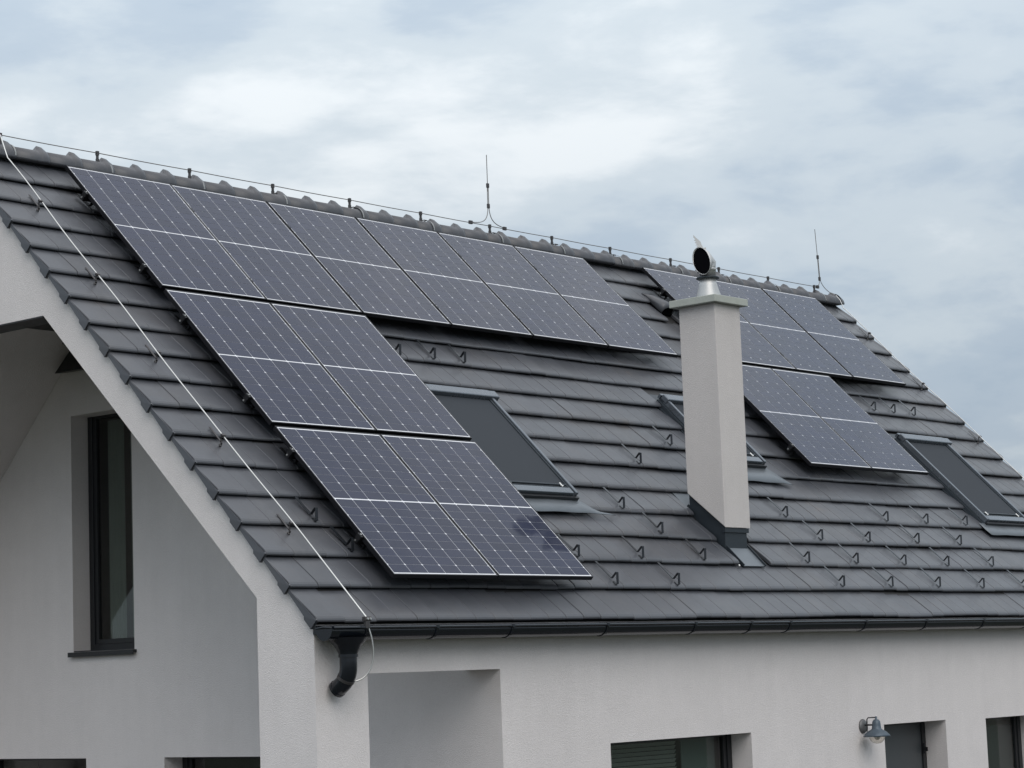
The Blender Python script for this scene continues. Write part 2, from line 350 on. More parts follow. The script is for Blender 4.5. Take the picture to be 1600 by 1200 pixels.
def nose(k): return -0.328 if k == 0 else -0.305 + 0.3402*k
G_ = 0.3402
NK = 17
def wob(u, k):            # the courses undulate a little
    return 0.0085*noise.noise(Vector((u*0.9, k*3.7, 0.3))) + 0.0045*noise.noise(Vector((u*3.1, k*5.1, 7.7)))
def wobv(u, k): return 0.013*noise.noise(Vector((u*0.8, k*2.9, 4.3)))
TP = [(0.40, -0.046), (0.070, -0.0030), (0.038, -0.0005), (0.017, -0.0030), (0.005, -0.0095), (0.0, -0.018), (0.004, -0.026), (0.014, -0.028), (0.40, -0.070)]
def tile_prof(mb, x0, x1, dv, dh, L=None, lip=0.0):
    """top follows the slope, head tucked under the next course, rolled nose"""
    pr = []
    for a, b in TP:
        if a > 0.1 and L: b = b * L / 0.40; a = L
        pr.append((a + dv, b + dh))
    n = len(pr); e = 0.0035                       # softened side arrises
    vs = []; fs = []
    for x, ins in ((x0, e), (x0 + e, 0), (x1 - e, 0), (x1, e)):
        for j, (a, b) in enumerate(pr):
            top = j <= 4
            vs.append((x, a + (ins*0.6 if 2 <= j <= 6 else 0), b - (ins if top else 0)))
    for c in range(3):
        for j in range(n): fs.append((c*n+j, c*n+(j+1) % n, (c+1)*n+(j+1) % n, (c+1)*n+j))
    fs += [tuple(range(n)), tuple(3*n + j for j in range(n))[::-1]]
    mb.add(vs, fs, False)

# openings in the tiling: (u0,u1,v0,v1)
OPEN = [(2.27, 3.275, 1.15, 2.70), (6.07, 6.86, 1.83, 2.93), (10.23, 11.24, 1.10, 2.70), (4.875, 5.375, 0.37, 1.42), (7.86, 8.06, 4.56, 4.86)]
tiles = []
us = [(-0.913, -0.638), (-0.636, -0.319)] + [(-0.317 + 0.2128*i, -0.317 + 0.2128*(i+1) - 0.0035) for i in range(60)]
us = [u for u in us if u[1] < 12.25] 
us.append((us[-1][1] + 0.002, 12.275))
for k in range(NK):
    for (a, b) in us:
        segs = [(a, b)]
        v0, v1 = nose(k), nose(k) + G_
        for (o0, o1, w0, w1) in OPEN:
            if min(v1, w1) - max(v0, w0) < 0.11: continue
            ns = []
            for s0, s1 in segs:
                if s1 <= o0 or s0 >= o1: ns.append((s0, s1)); continue
                if s0 < o0: ns.append((s0, o0))
                if s1 > o1: ns.append((o1, s1))
            segs = ns
        for s0, s1 in segs:
            if s1 - s0 > 0.035: tiles.append((k, s0, s1, abs(s1-s0-(b-a)) < 1e-6))
def covered(u, v):
    if 0.05 < v < 3.45 and 0.02 < u < 2.25: return True
    if 3.50 < v < 5.2 and 0.02 < u < 6.95: return True
    if 3.55 < v < 5.2 and 8.1 < u < 11.5: return True
    if 1.85 < v < 3.5 and 7.55 < u < 9.8: return True
    return False
def px(p):
    d = p - CAM; z = d.dot(RZ); return 800 + 3564.32*d.dot(RX)/z, 600 + 3564.32*d.dot(RY)/z
def area(k, s0, s1):
    v = nose(k); q = [px(rp(s, vv, -0.14)) for s, vv in ((s0, v), (s1, v), (s1, v+G_), (s0, v+G_))]
    cxm = sum(a for a, b in q)/4; cym = sum(b for a, b in q)/4
    if covered((s0+s1)/2, v+0.1) or not (-10 < cxm < 1610): return 0
    return abs(sum(q[i][0]*q[(i+1) % 4][1] - q[(i+1) % 4][0]*q[i][1] for i in range(4)))/2
tiles.sort(key=lambda t: -area(t[0], t[1], t[2]))
cache = {}
stuff = MB()
for i, (k, s0, s1, full) in enumerate(tiles):
    uc = (s0+s1)/2; dh = wob(uc, k) + random.uniform(-.0012, .0012); dv = wobv(uc, k) + random.uniform(-.002, .002)
    L = 0.40
    g0 = random.choice((0, 0, .0012, .0025)); 
    if i < 300:
        key = round(s1-s0, 4)
        if key not in cache:
            q = MB(); tile_prof(q, -(s1-s0)/2, (s1-s0)/2, 0, 0); cache[key] = q.mesh('roof_tile', M_['tile'])
        link('roof_tile', cache[key], roof, RT(uc, nose(k)+dv, -0.14+dh, 0) @ Matrix.Rotation(random.uniform(-.003, .003), 4, 'Y') @ Matrix.Rotation(random.uniform(-.004, .004), 4, 'Z'))
    else:
        q = MB(); tile_prof(q, s0, s1, nose(k)+dv, -0.14+dh); stuff.add(q.v, q.f)
o = stuff.build('roof_tiles', M_['tile'], roof, ROOF); o['kind'] = 'stuff'
# far slope (seen only past the ridge): plain courses joined
mb = MB()
BK = Matrix.Translation((0, 2*YR, 0)) @ Matrix.Scale(-1, 4, (0, 1, 0)) @ ROOF
for k in range(NK):
    q = MB(); tile_prof(q, -0.91, 12.45, nose(k), -0.14); mb.add([BK @ Vector(v) for v in q.v], q.f)
o = mb.build('rear_slope_tiles', M_['tile'], roof); o['kind'] = 'stuff'

# verge tiles: side flap over the gable, one per course
for k in range(NK):
    q = MB(); v0 = nose(k); dv = 0.0
    def fl(x, xo, t=0.012):
        pts = [(0.0, -0.012), (0.0, -0.090), (0.095, -0.088), (0.112, -0.071), (0.352, -0.064), (0.352, -0.040)]
        return pts
    pts = fl(0, 0); n = len(pts)
    out_ = [(-0.915 - (0.010 if a < 0.2 else 0.0), a, b) for a, b in pts]; inn = [(-0.901 + 0.0, a, b) for a, b in pts]
    q.add(out_ + inn, [tuple(range(n)), tuple(range(n, 2*n))[::-1]] + [(i, (i+1) % n, n+(i+1) % n, n+i) for i in range(n)])
    q.box(-0.929, -0.916, 0.0, 0.012, -0.090, -0.004)      # rolled nose end
    link('verge_tile', q.mesh('verge_tile', M_['tile']), roof, RT(0, v0, -0.14 + random.uniform(-.002, .002)))
# right-hand verge: rounded verge tiles
for k in range(NK):
    q = MB(); prof = []
    x0, x1 = 12.277, 12.50
    cols = [(x0, 0.0), (12.40, 0.0), (12.44, 0.010), (12.475, 0.006), (12.497, -0.02), (12.50, -0.10)]
    vs = []; fs = []; pr = TP; n = len(pr)
    for x, lift in cols:
        for j, (a, b) in enumerate(pr):
            vs.append((x, a, b + lift if j <= 4 else b + min(lift, 0)))
    for c in range(len(cols)-1):
        for j in range(n): fs.append((c*n+j, c*n+(j+1) % n, (c+1)*n+(j+1) % n, (c+1)*n+j))
    fs += [tuple(range(n)), tuple((len(cols)-1)*n + j for j in range(n))[::-1]]
    q.add(vs, fs)
    link('verge_tile', q.mesh('verge_tile', M_['tile']), roof, RT(0, nose(k), -0.14 + wob(12.3, k)))

# ridge tiles: half-round with a lobed collar
q = MB(); seg = 14; RR = 0.105; PIT = 0.3555
st = [(0.0, 1.0, 0), (0.255, 1.01, 0), (0.272, 1.05, 0.5), (0.288, 1.11, 1), (0.322, 1.12, 0.9), (0.350, 1.08, 0.15), (0.359, 1.0, 0)]
vs = []
for x, f, lobe in st:
    for j in range(seg+1):
        a = math.pi*j/seg; a2 = (a - math.pi/2)
        lb = lobe*0.034*math.exp(-(a2/0.34)**2)
        r = RR*f*(1 if lobe == 0 else 1) + lb
        y = math.cos(a)*r; z = math.sin(a)*r
        vs.append((x, y, z))
    for j in (seg, 0):
        a = math.pi*j/seg; vs.append((x, math.cos(a)*(RR*f), -0.018))
n = seg+3
fs = [(i*n+j, i*n+(j+1) % n, (i+1)*n+(j+1) % n, (i+1)*n+j) for i in range(len(st)-1) for j in range(n)]
fs += [tuple(range(n)), tuple((len(st)-1)*n+j for j in range(n))[::-1]]
q.add(vs, fs, True); rm = q.mesh('ridge_tile', M_['tile'])
for p in rm.polygons:
    if len(p.vertices) > 4: p.use_smooth = False
RZ0 = 3.770
i = -3
while -0.054 - 0.30 + PIT*i < 12.2:
    x = -0.054 - 0.305 + PIT*i
    if x > -0.99 + 0:
        link('ridge_tile', rm, roof, Matrix.Translation((x, YR, RZ0 + random.uniform(-.003, .003))) @ Matrix.Rotation(random.uniform(-.008, .008), 4, 'Y'))
    i += 1
q = MB(); q.add([(12.42, YR+math.cos(math.pi*j/seg)*0.135, RZ0+math.sin(math.pi*j/seg)*0.135) for j in range(seg+1)] + [(12.50, YR+math.cos(math.pi*j/seg)*0.12, RZ0-0.01+math.sin(math.pi*j/seg)*0.115) for j in range(seg+1)],
    [(j, j+1, seg+2+j, seg+1+j) for j in range(seg)] + [tuple(range(seg+1)), tuple(range(seg+1, 2*seg+2))[::-1]], False)
q.build('ridge_end_cap', M_['tile'], roof)

# ------------------------------------------------------------------ snow hooks
q = MB(); q.bar([(0.30, 0.004), (0.087, 0.012), (0.080, 0.012), (0.078, 0.082), (0.070, 0.086), (0.004, 0.018), (0.010, 0.008), (0.05, 0.005)], 0.027, 0.0042)
hk = q.mesh('snow_hook', M_['hook'])
HOOKS = {10: [2.571, 3.008, 3.415, 10.454, 10.878, 11.33], 7: [5.542], 6: [4.74], 4: [3.84, 6.40, 8.217, 9.012, 9.827], 3: [4.064, 6.615, 7.479, 8.395, 9.241, -0.17],
         2: [2.593, 3.445, 4.351, 6.001, 6.844, 7.72, 8.562, 9.462, -0.04], 1: [2.783, 3.631, 6.192, 7.059, 7.943, 8.826, 9.70]}
for k, l in HOOKS.items():
    for u in l:
        link('snow_hook', hk, roof, RT(u + random.uniform(-.01, .01), nose(k)+0.022, -0.140 + wob(u, k) - 0.004, random.uniform(-.03, .03)))
for u, v in ((-0.555, 1.015), (0.0, 0.36)):
    pass
# vent hood left of the chimney top
q = MB()
hx, hy = 0.20, 0.28; pts = []
secs = [(0.0, 0.085), (0.06, 0.115), (0.26, 0.06), (0.36, 0.005)]
for v, h in secs:
    for j in range(9):
        a = math.pi*j/8; pts.append((0.10*math.cos(a)*1.0, v, max(0.0, h*(math.sin(a)**0.55))))
q.add(pts, [(i*9+j, i*9+j+1, (i+1)*9+j+1, (i+1)*9+j) for i in range(3) for j in range(8)], True)
vent = q.build('vent_hood', M_['tile'], roof, RT(7.96, 4.60, -0.150)); vent.modifiers.new('t', 'SOLIDIFY').thickness = 0.008
q = MB(); q.add([(0.092*math.cos(math.pi*j/8), 0.012, 0.078*(math.sin(math.pi*j/8)**0.55)) for j in range(9)], [tuple(range(9))]); 
q.box(-0.10, 0.10, 0.0, 0.36, -0.02, 0.002)
q.build('vent_black_face', M_['mouth_black'], vent, RT(7.96, 4.60, -0.150))  # near-black face and base filling the open mouth of the hood

# ------------------------------------------------------------------ chimney
CX0, CX1, CY0, CY1, CZ1 = 4.876, 5.272, 0.515, 0.925, 2.562
def fb(y): return 0.496 + (y-CY0)*0.835
q = MB()
vs = [(CX0,CY0,fb(CY0)),(CX1,CY0,fb(CY0)),(CX1,CY1,fb(CY1)),(CX0,CY1,fb(CY1)),(CX0,CY0,CZ1),(CX1,CY0,CZ1),(CX1,CY1,CZ1),(CX0,CY1,CZ1)]
q.add(vs, [(0,3,2,1),(4,5,6,7),(0,1,5,4),(1,2,6,5),(2,3,7,6),(3,0,4,7)])
chim = q.build('chimney', M_['chim'], house); bevel(chim, 0.006, 2)
q = MB(); q.box(CX0-.068, CX1+.062, CY0-.055, CY1+.06, CZ1+0.001, CZ1+0.068); bevel(q.build('chimney_cap', M_['cap'], chim), 0.005)
q = MB(); e = 0.028
q.add([(CX0+e, CY0+e, 0.15), (CX1-e, CY0+e, 0.15), (CX1-e, CY1+.0, 0.5), (CX0+e, CY1+.0, 0.5), (CX0+e, CY0+e, 0.53), (CX1-e, CY0+e, 0.53), (CX1-e, CY1, 0.87), (CX0+e, CY1, 0.87)],
      [(0,1,5,4),(1,2,6,5),(2,3,7,6),(3,0,4,7),(4,5,6,7)])
q.box(CX0+0.012, CX1-0.012, CY0+0.012, CY0+0.040, 0.455, 0.4955)
q.build('flashing_skirt', M_['darkflash'], chim)
q = MB()    # apron in front, side troughs, saddle behind
for (a, b, c, d, h0, h1) in ((4.93, 5.262, 0.362, 0.64, -0.172, -0.160), (4.878, 4.93, 0.35, 1.44, -0.205, -0.185), (5.262, 5.372, 0.35, 1.44, -0.205, -0.185), (4.90, 5.36, 1.10, 1.44, -0.18, -0.170)):
    q.box(a, b, c, d, h0, h1)
q.build('flashing_apron', M_['lead'], chim, ROOF)
for a, b in ((4.921, 4.930), (5.262, 5.270)):
    q = MB(); q.box(a, b, 0.36, 1.2, -0.17, -0.142); q.build('flashing_upstand', M_['darkflash'], chim, ROOF)
q = MB(); q.tube([rp(4.862, 0.372, -0.16), rp(4.862, 0.356, -0.16)], 0.009, 8); q.build('rivet', M_['wire'], chim)
# flue pipe and wind cowl
FX, FY = 5.077, 0.722; z0 = CZ1 + 0.068
q = MB(); q.lathe([(0.0, 0.0), (0.118, 0.0), (0.116, 0.012), (0.112, 0.05), (0.088, 0.135), (0.086, 0.150), (0.080, 0.158), (0.080, 0.205), (0.0, 0.205)], (FX, FY, z0), 28); q.build('flue_cone', M_['steel'], chim)
q = MB(); q.lathe([(0.079, 0.0), (0.106, 0.004), (0.109, 0.012), (0.104, 0.020), (0.079, 0.024)], (FX, FY, z0+0.198), 28); q.build('flue_ring', M_['darkflash'], chim)
q = MB(); q.lathe([(0.0, 0.0), (0.076, 0.0), (0.076, 0.055), (0.082, 0.060), (0.082, 0.078), (0.0, 0.078)], (FX, FY, z0+0.222), 28); q.build('flue_collar', M_['steel'], chim)
# cowl: bent hood, mouth towards the camera's left
cw = Matrix.Translation((FX, FY, z0+0.29))
side = Vector((0.611, -0.791, 0)); fwd = Vector((-0.791, -0.611, 0))     # right in view / towards viewer
mouth = (fwd*0.80 - side*0.52).normalized()
rgt = mouth.cross(Vector((0, 0, 1))).normalized()
rings = [(Vector((0,0,-0.02)), Vector((0,0,1)), 0.078), (Vector((0,0,0.03)) , (Vector((0,0,1))+mouth*0.1).normalized(), 0.080),
         (Vector((0,0,0.062)) - mouth*0.012, (Vector((0,0,1))+mouth*0.30).normalized(), 0.080), (Vector((0,0,0.072)) + mouth*0.045, (Vector((0,0,1))*0.12+mouth).normalized(), 0.100),
         (Vector((0,0,0.072)) + mouth*0.100, (mouth + Vector((0,0,1))*0.12).normalized(), 0.112)]
CK = [(1, 1), (1, 1), (1, 1), (0.86, 1.20), (0.80, 1.30)]
q = MB(); sg = 24; vs = []
for c, d, r in rings:
    ku, kv = CK[min(len(vs)//sg, 4)]; tl = -R_(24)*max(0, kv-1)/0.30
    u = rgt; v = u.cross(d).normalized(); u, v = u*math.cos(tl) + v*math.sin(tl), v*math.cos(tl) - u*math.sin(tl)
    for j in range(sg):
        a = 2*math.pi*j/sg; vs.append(cw @ (c + u*math.cos(a)*r*ku + v*math.sin(a)*r*kv))
q.add(vs, [(i*sg+j, i*sg+(j+1) % sg, (i+1)*sg+(j+1) % sg, (i+1)*sg+j) for i in range(len(rings)-1) for j in range(sg)], True)
cowl = q.build('cowl_hood', M_['steel'], chim); md = cowl.modifiers.new('t', 'SOLIDIFY'); md.thickness = 0.003
q = MB(); vs2 = []
for c, d, r in ((rings[4][0]-mouth*0.012, rings[4][1], rings[4][2]), (rings[4][0]-mouth*0.002, rings[4][1], rings[4][2])):
    tl = -R_(24); u = rgt; v = u.cross(d).normalized(); u, v = u*math.cos(tl) + v*math.sin(tl), v*math.cos(tl) - u*math.sin(tl)
    for j in range(sg):
        a = 2*math.pi*j/sg; vs2.append(cw @ (c + u*math.cos(a)*(r*0.80-0.004) + v*math.sin(a)*(r*1.30-0.004)))
q.add(vs2, [(i*sg+j, i*sg+(j+1) % sg, (i+1)*sg+(j+1) % sg, (i+1)*sg+j) for i in range(1) for j in range(sg)] + [tuple(range(sg))], False)
q.build('cowl_shade_disc', M_['mouth_black'], chim)  # black disc just inside the rim, painted shade of the hollow hood
def plate(pts2, name, off, mt, thick=0.003):
    """plate standing in the plane (side, up) of the chimney top"""
    q = MB(); n = len(pts2); f = (mouth*0.55 + rgt*0.0); nn = Vector((side.y, -side.x, 0)).normalized()
    base = Vector((FX, FY, 0)) + off
    A = [base + side*a + Vector((0, 0, z)) + nn*thick/2 for a, z in pts2]; B = [p - nn*thick for p in A]
    tr = tessellate_polygon([[Vector((a, b, 0)) for a, b in pts2]])
    q.add(A + B, [tuple(t) for t in tr] + [tuple(i+n for i in t[::-1]) for t in tr] + [(i, (i+1) % n, n+(i+1) % n, n+i) for i in range(n)])
    return q.build(name, mt, chim)
fin = [(-0.112, 3.264), (-0.096, 3.243), (-0.048, 3.196), (-0.040, 3.170), (-0.024, 3.136), (0.001, 3.138), (0.001, 3.085), (-0.03, 3.09), (-0.06, 3.125), (-0.088, 3.146), (-0.074, 3.158), (-0.096, 3.164), (-0.082, 3.177), (-0.103, 3.186), (-0.089, 3.198), (-0.108, 3.210), (-0.097, 3.222), (-0.112, 3.238)]
plate(fin, 'cowl_fin', Vector((0.79, 0.61, 0.12))*0.10, M_['steel'])
plate([(0.004, 3.075), (0.014, 3.06), (0.074, 2.994), (0.079, 2.93), (0.05, 2.915), (0.03, 2.93)], 'cowl_tail_plate', Vector((0.79, 0.61, 0))*0.10, M_['steel'])
q = MB(); q.tube([cw @ (rgt*0.07 + Vector((0,0,-0.012))), cw @ (rgt*0.105 + Vector((0,0,-0.012)))], 0.009, 8); q.build('cowl_bolt', M_['clamp'], chim)

# ------------------------------------------------------------------ roof windows
def skylight(u0, u1, v0, v1, label, apr0, apr1, aprv, big=True):
    F = RT(0, 0, 0); B = -0.15
    q = MB(); q.box(u0, u1, v0, v1, -0.20, -0.10)
    sk = q.build('roof_window', M_['aludk'], house, F); sk['label'] = label
    def sr(a, b):
        q = MB(); q.box(a, b, v0, v1-0.06, -0.128, -0.066); return q.build('side_rail', M_['alu'], sk, F)
    bevel(sr(u0-0.004, u0+0.028), 0.006); bevel(sr(u1-0.028, u1+0.004), 0.006)
    q = MB(); q.box(u0+0.036, u0+0.053, v0+0.08, v1-0.10, -0.12, -0.082); q.build('awning_guide', M_['aludk'], sk, F)
    q = MB(); q.box(u1-0.053, u1-0.036, v0+0.08, v1-0.10, -0.12, -0.082); q.build('awning_guide', M_['aludk'], sk, F)
    q = MB(); q.box(u0+0.053, u1-0.053, v0, v0+0.075, -0.125, -0.072); bevel(q.build('bottom_rail', M_['alu'], sk, F), 0.006)
    q = MB(); q.box(u0-0.03, u1+0.03, v0-0.004, v1, -0.17, -0.131); q.build('kerb', M_['aludk'], sk, F)
    q = MB(); q.box(u0-0.012, u1+0.075, v1-0.105, v1-0.012, -0.110, -0.048); bevel(q.build('top_hood', M_['alu'], sk, F), 0.012, 3)
    q = MB(); q.box(u0-0.012, u1+0.03, v1-0.002, v1+0.028, -0.125, -0.075); bevel(q.build('hood_trim', M_['alu'], sk, F), 0.004)
    q = MB(); q.box(u0+0.055, u1-0.055, v0+0.115, v1-0.110, -0.096, -0.092); q.build('awning_screen', M_['screen'], sk, F)
    q = MB(); q.box(u0+0.053, u1-0.053, v0+0.077, v0+0.113, -0.115, -0.095); q.build('pane', M_['glass'], sk, F)
    q = MB(); q.tube([(u0+0.06, v0+0.120, -0.082), (u1-0.06, v0+0.120, -0.082)], 0.008, 8); q.tube([(u0+0.06, v0+0.098, -0.088), (u1-0.06, v0+0.098, -0.088)], 0.005, 6)
    q.build('awning_bar', M_['aludk'], sk, F)
    for uu in (u0+0.13, u1-0.13):
        q = MB(); q.tube([(uu, v0+0.135, -0.078), (uu, v0+0.085, -0.078)], 0.009, 8); q.tube([(uu-0.02, v0+0.10, -0.076), (uu+0.02, v0+0.10, -0.076)], 0.006, 6)
        q.build('awning_hook', M_['wire'], sk, F)
    q = MB(); q.box(u0-0.01, u1+0.01, v0-0.030, v0-0.005, -0.150, -0.100); q.build('bottom_dark_strip', M_['winfr'], sk, F)  # plain dark strip below the bottom rail
    # apron with a slightly wavy lower hem, soldered seams
    q = MB(); nu = 26; a0, a1 = apr0, apr1; vs = []
    for i in range(nu+1):
        u = a0 + (a1-a0)*i/nu; taper = max(0, (u-(u1+0.05)))/(a1-u1-0.05)
        lo = aprv + 0.003*math.sin(u*9) - 0.012*taper
        hi = v0 if u <= u1+0.02 else max(v0 - (u-u1-0.02)*1.3, aprv + 0.055*(1-taper))
        for v in (hi, (lo+hi)/2, lo): 
            h = -0.133 + (0.003*math.sin(u*14) if v == lo else 0.002*math.sin(u*11+1))
            vs.append((u, v, h + (0.008 if v == lo else 0)))
    q.add(vs, [(i*3+j, i*3+j+1, i*3+3+j+1, i*3+3+j) for i in range(nu) for j in range(2)], True)
    ap = q.build('apron_flashing', M_['lead'], sk, F); ap.modifiers.new('t', 'SOLIDIFY').thickness = 0.004
    q = MB(); q.box(u0-0.065, u0-0.030, v0-0.15, v1+0.10, -0.190, -0.165); q.box(u1+0.030, u1+0.065, v0-0.15, v1+0.10, -0.190, -0.165)
    q.box(u0-0.065, u1+0.065, v1+0.028, v1+0.13, -0.178, -0.168); q.build('side_gutter', M_['darkflash'], sk, F)
    return sk
skylight(2.30, 3.25, 1.18, 2.60, 'roof window beside the lower solar panels, its awning screen closed', 2.02, 3.62, 0.975)
skylight(6.10, 6.83, 1.86, 2.86, 'smaller roof window mostly hidden behind the chimney', 5.93, 7.06, 1.60)
skylight(10.26, 11.21, 1.12, 2.60, 'roof window right of the small solar array, its awning screen closed', 10.14, 11.5, 0.92)

# ------------------------------------------------------------------ gutter and downpipe
GY, GZr, GR = -0.221, -0.398, 0.078
def arc(r, a0=0, a1=math.pi, n=14): return [(GY - r*math.cos(a0+(a1-a0)*i/n), GZr - r*math.sin(a0+(a1-a0)*i/n)) for i in range(n+1)]
prof = arc(GR) + arc(GR-0.004)[::-1]
q = MB(); q.prism_x(prof, -0.94, 12.62, smooth=True, caps=False)
gut = q.build('gutter', M_['black'], house)
q = MB(); q.tube([(-0.93, GY-GR-0.004, GZr+0.006), (12.62, GY-GR-0.004, GZr+0.006)], 0.0095, 10); q.build('gutter_bead', M_['black'], gut)
for xx in (-0.944, 12.615):
    q = MB(); pf = arc(GR+0.003); q.prism_x(pf, xx, xx+0.006); q.build('gutter_end_cap', M_['black'], gut)
q = MB(); q.tube([(-0.94, GY-GR-0.002, GZr+0.006), (-0.945, GY, GZr+0.012), (-0.94, GY+GR, GZr+0.006)], 0.008, 8)
q.build('end_cap_bead', M_['black'], gut)
br = MB(); pf = arc(GR+0.006) + arc(GR)[::-1]; br.prism_x(pf, -0.013, 0.013); br.box(-0.013, 0.013, GY-GR-0.014, GY-GR+0.012, GZr-0.004, GZr+0.019)
brm = br.mesh('gutter_bracket', M_['black'])
for x in (-0.60, 0.12, 0.95, 2.09, 3.25, 4.05, 4.64, 5.86, 6.92, 8.0, 8.9, 9.8, 10.7, 11.6):
    link('gutter_bracket', brm, gut, Matrix.Translation((x, 0, 0)))
# black eaves board and comb behind the gutter
q = MB(); q.box(-0.88, 12.45, -0.125, -0.048, -0.43, -0.372); q.build('eaves_board', M_['black'], house)
PXc = -0.715
q = MB(); q.lathe([(0.145, -0.060), (0.128, -0.085), (0.100, -0.115), (0.078, -0.150), (0.066, -0.178), (0.066, -0.190)], (PXc, GY, GZr), 20)
out_ = q.build('gutter_outlet', M_['black'], gut)
pts = []; 
for t_ in range(9):
    a = R_(62)*t_/8; r = 0.15; pts.append((PXc + 0.0, GY + r*(1-math.cos(a)), GZr-0.258 - r*math.sin(a)))
d = Vector(pts[-1]) - Vector(pts[-2]); d.normalize(); end = Vector(pts[-1]) + d*0.05
q = MB(); q.tube([(PXc, GY, GZr-0.18), (PXc, GY, GZr-0.22)] + pts + [end], 0.062, 18); q.tube([(PXc, GY, GZr-0.176), (PXc, GY, GZr-0.196)], 0.069, 18)
q.tube([Vector(pts[-1])+d*0.03, Vector(pts[-1])+d*0.052], 0.065, 18)
q.build('downpipe', M_['black'], house); pts_pipe = list(pts)

# ------------------------------------------------------------------ windows
def frame_window(x0, x1, z0, z1, dep, axis, kind, label=None, sill=True):
    """window set back in the reveal; axis 'y' = front wall, 'x' = terrace wall"""
    base = YW if axis == 'y' else XL
    def bx(q, a0, a1, b0, b1, d0, d1):
        if axis == 'y': q.box(a0, a1, base+d0, base+d1, b0, b1)
        else: q.box(base+d0, base+d1, a0, a1, b0, b1)
    z1 = z1 + (0.085 if kind != 'door' else 0.04)
    f = MB(); t = 0.065
    bx(f, x0+.002, x0+t, z0+.002, z1-.002, dep, dep+0.07); bx(f, x1-t, x1-.002, z0+.002, z1-.002, dep, dep+0.07)
    bx(f, x0+t, x1-t, z1-t, z1-.002, dep, dep+0.07); bx(f, x0+t, x1-t, z0+.002, z0+t, dep, dep+0.07)
    fr = f.build('window' if kind != 'door' else 'door', M_['winfr'], house); bevel(fr, 0.004)
    if label: fr['label'] = label
    s = MB(); t2 = t+0.045
    if kind != 'door':
        bx(s, x0+t, x0+t2, z0+t, z1-t, dep+0.012, dep+0.06); bx(s, x1-t2, x1-t, z0+t, z1-t, dep+0.012, dep+0.06)
        bx(s, x0+t2, x1-t2, z1-t2, z1-t, dep+0.012, dep+0.06); bx(s, x0+t2, x1-t2, z0+t, z0+t2, dep+0.012, dep+0.06)
        bevel(s.build('sash', M_['winfr'], fr), 0.003)
        g = MB(); bx(g, x0+t2, x1-t2, z0+t2, z1-t2, dep+0.03, dep+0.036); g.build('pane', M_['glass'], fr)
    else:
        bx(s, x0+t, x1-t, z0+t, z1-t, dep+0.018, dep+0.055); s.build('door_leaf', M_['door'], fr)
    if sill:
        l = MB(); bx(l, x0-.03, x1+.03, z0-.028, z0-.002, -0.045, -.001); bx(l, x0-.03, x1+.03, z0-.045, z0-.0285, -0.045, -0.038)
        bx(l, x0+.002, x1-.002, z0+.0025, z0+.010, 0.0, dep); l.build('sill', M_['winfr'], fr)
    return fr, bx
fr, bx = frame_window(*wins_f[0], 0.21, 'y', 'window', 'wide front window with dark glass')
for i in range(34):
    zz = -1.33 - i*0.036
    q = MB(); y = YW + 0.318; q.add([(2.42, y, zz), (3.66, y, zz), (3.66, y+0.018, zz-0.030), (2.42, y+0.018, zz-0.030), (2.42, y, zz+0.002), (3.66, y, zz+0.002), (3.66, y+0.018, zz-0.028), (2.42, y+0.018, zz-0.028)],
        [(0,1,2,3),(7,6,5,4),(0,4,5,1),(1,5,6,2),(2,6,7,3),(3,7,4,0)])
    q.build('reflection_slat', M_['refl_slat'], fr)  # slats added in place of stripes reflected by the glass
q = MB(); bx(q, 3.72, 4.20, -2.5, -1.35, 0.31, 0.318); q.build('reflection_sheet', M_['refl_teal'], fr)  # teal sheet added behind the pane in place of a reflection
fr, bx = frame_window(*wins_f[1], 0.23, 'y', 'door', 'dark grey door under the wall lamp', sill=False)
q = MB(); bx(q, 7.588-.075, 7.588-.05, -1.66, -1.56, 0.205, 0.231); bx(q, 7.588-.07, 7.588-.058, -1.64, -1.60, 0.18, 0.206); q.build('hinge', M_['winfr'], fr)
fr, bx = frame_window(*wins_f[2], 0.21, 'y', 'window', 'dark window at the right edge of the front wall')
q = MB(); bx(q, 8.45, 9.36, -2.5, -1.45, 0.27, 0.278); q.build('reflection_sheet', M_['door'], fr)  # grey sheet added here because the reflected neighbourhood is not built
fr, bx = frame_window(*wins_g[0], 0.19, 'x', 'window', 'tall narrow window in the terrace wall with curtains behind')
q = MB()
for (a, b) in ((4.33, 4.58), (4.68, 4.90)):
    vs = []; nn_ = 40
    for i in range(nn_+1):
        y = a + (b-a)*i/nn_; vs += [(XL+0.283+0.009*math.sin(i*0.75), y, -0.3), (XL+0.283+0.009*math.sin(i*0.75), y, 1.7)]
    q.add(vs, [(2*i, 2*i+1, 2*i+3, 2*i+2) for i in range(nn_)], True)
q.build('curtain', M_['curtain'], fr)  # curtains, also standing in for surroundings the pane would reflect
frame_window(*wins_g[1], 0.2, 'x', 'window', 'terrace door glazing at the lower left', sill=False)
frame_window(*wins_g[2], 0.2, 'x', 'window', 'terrace door glazing left of the corner pillar', sill=False)

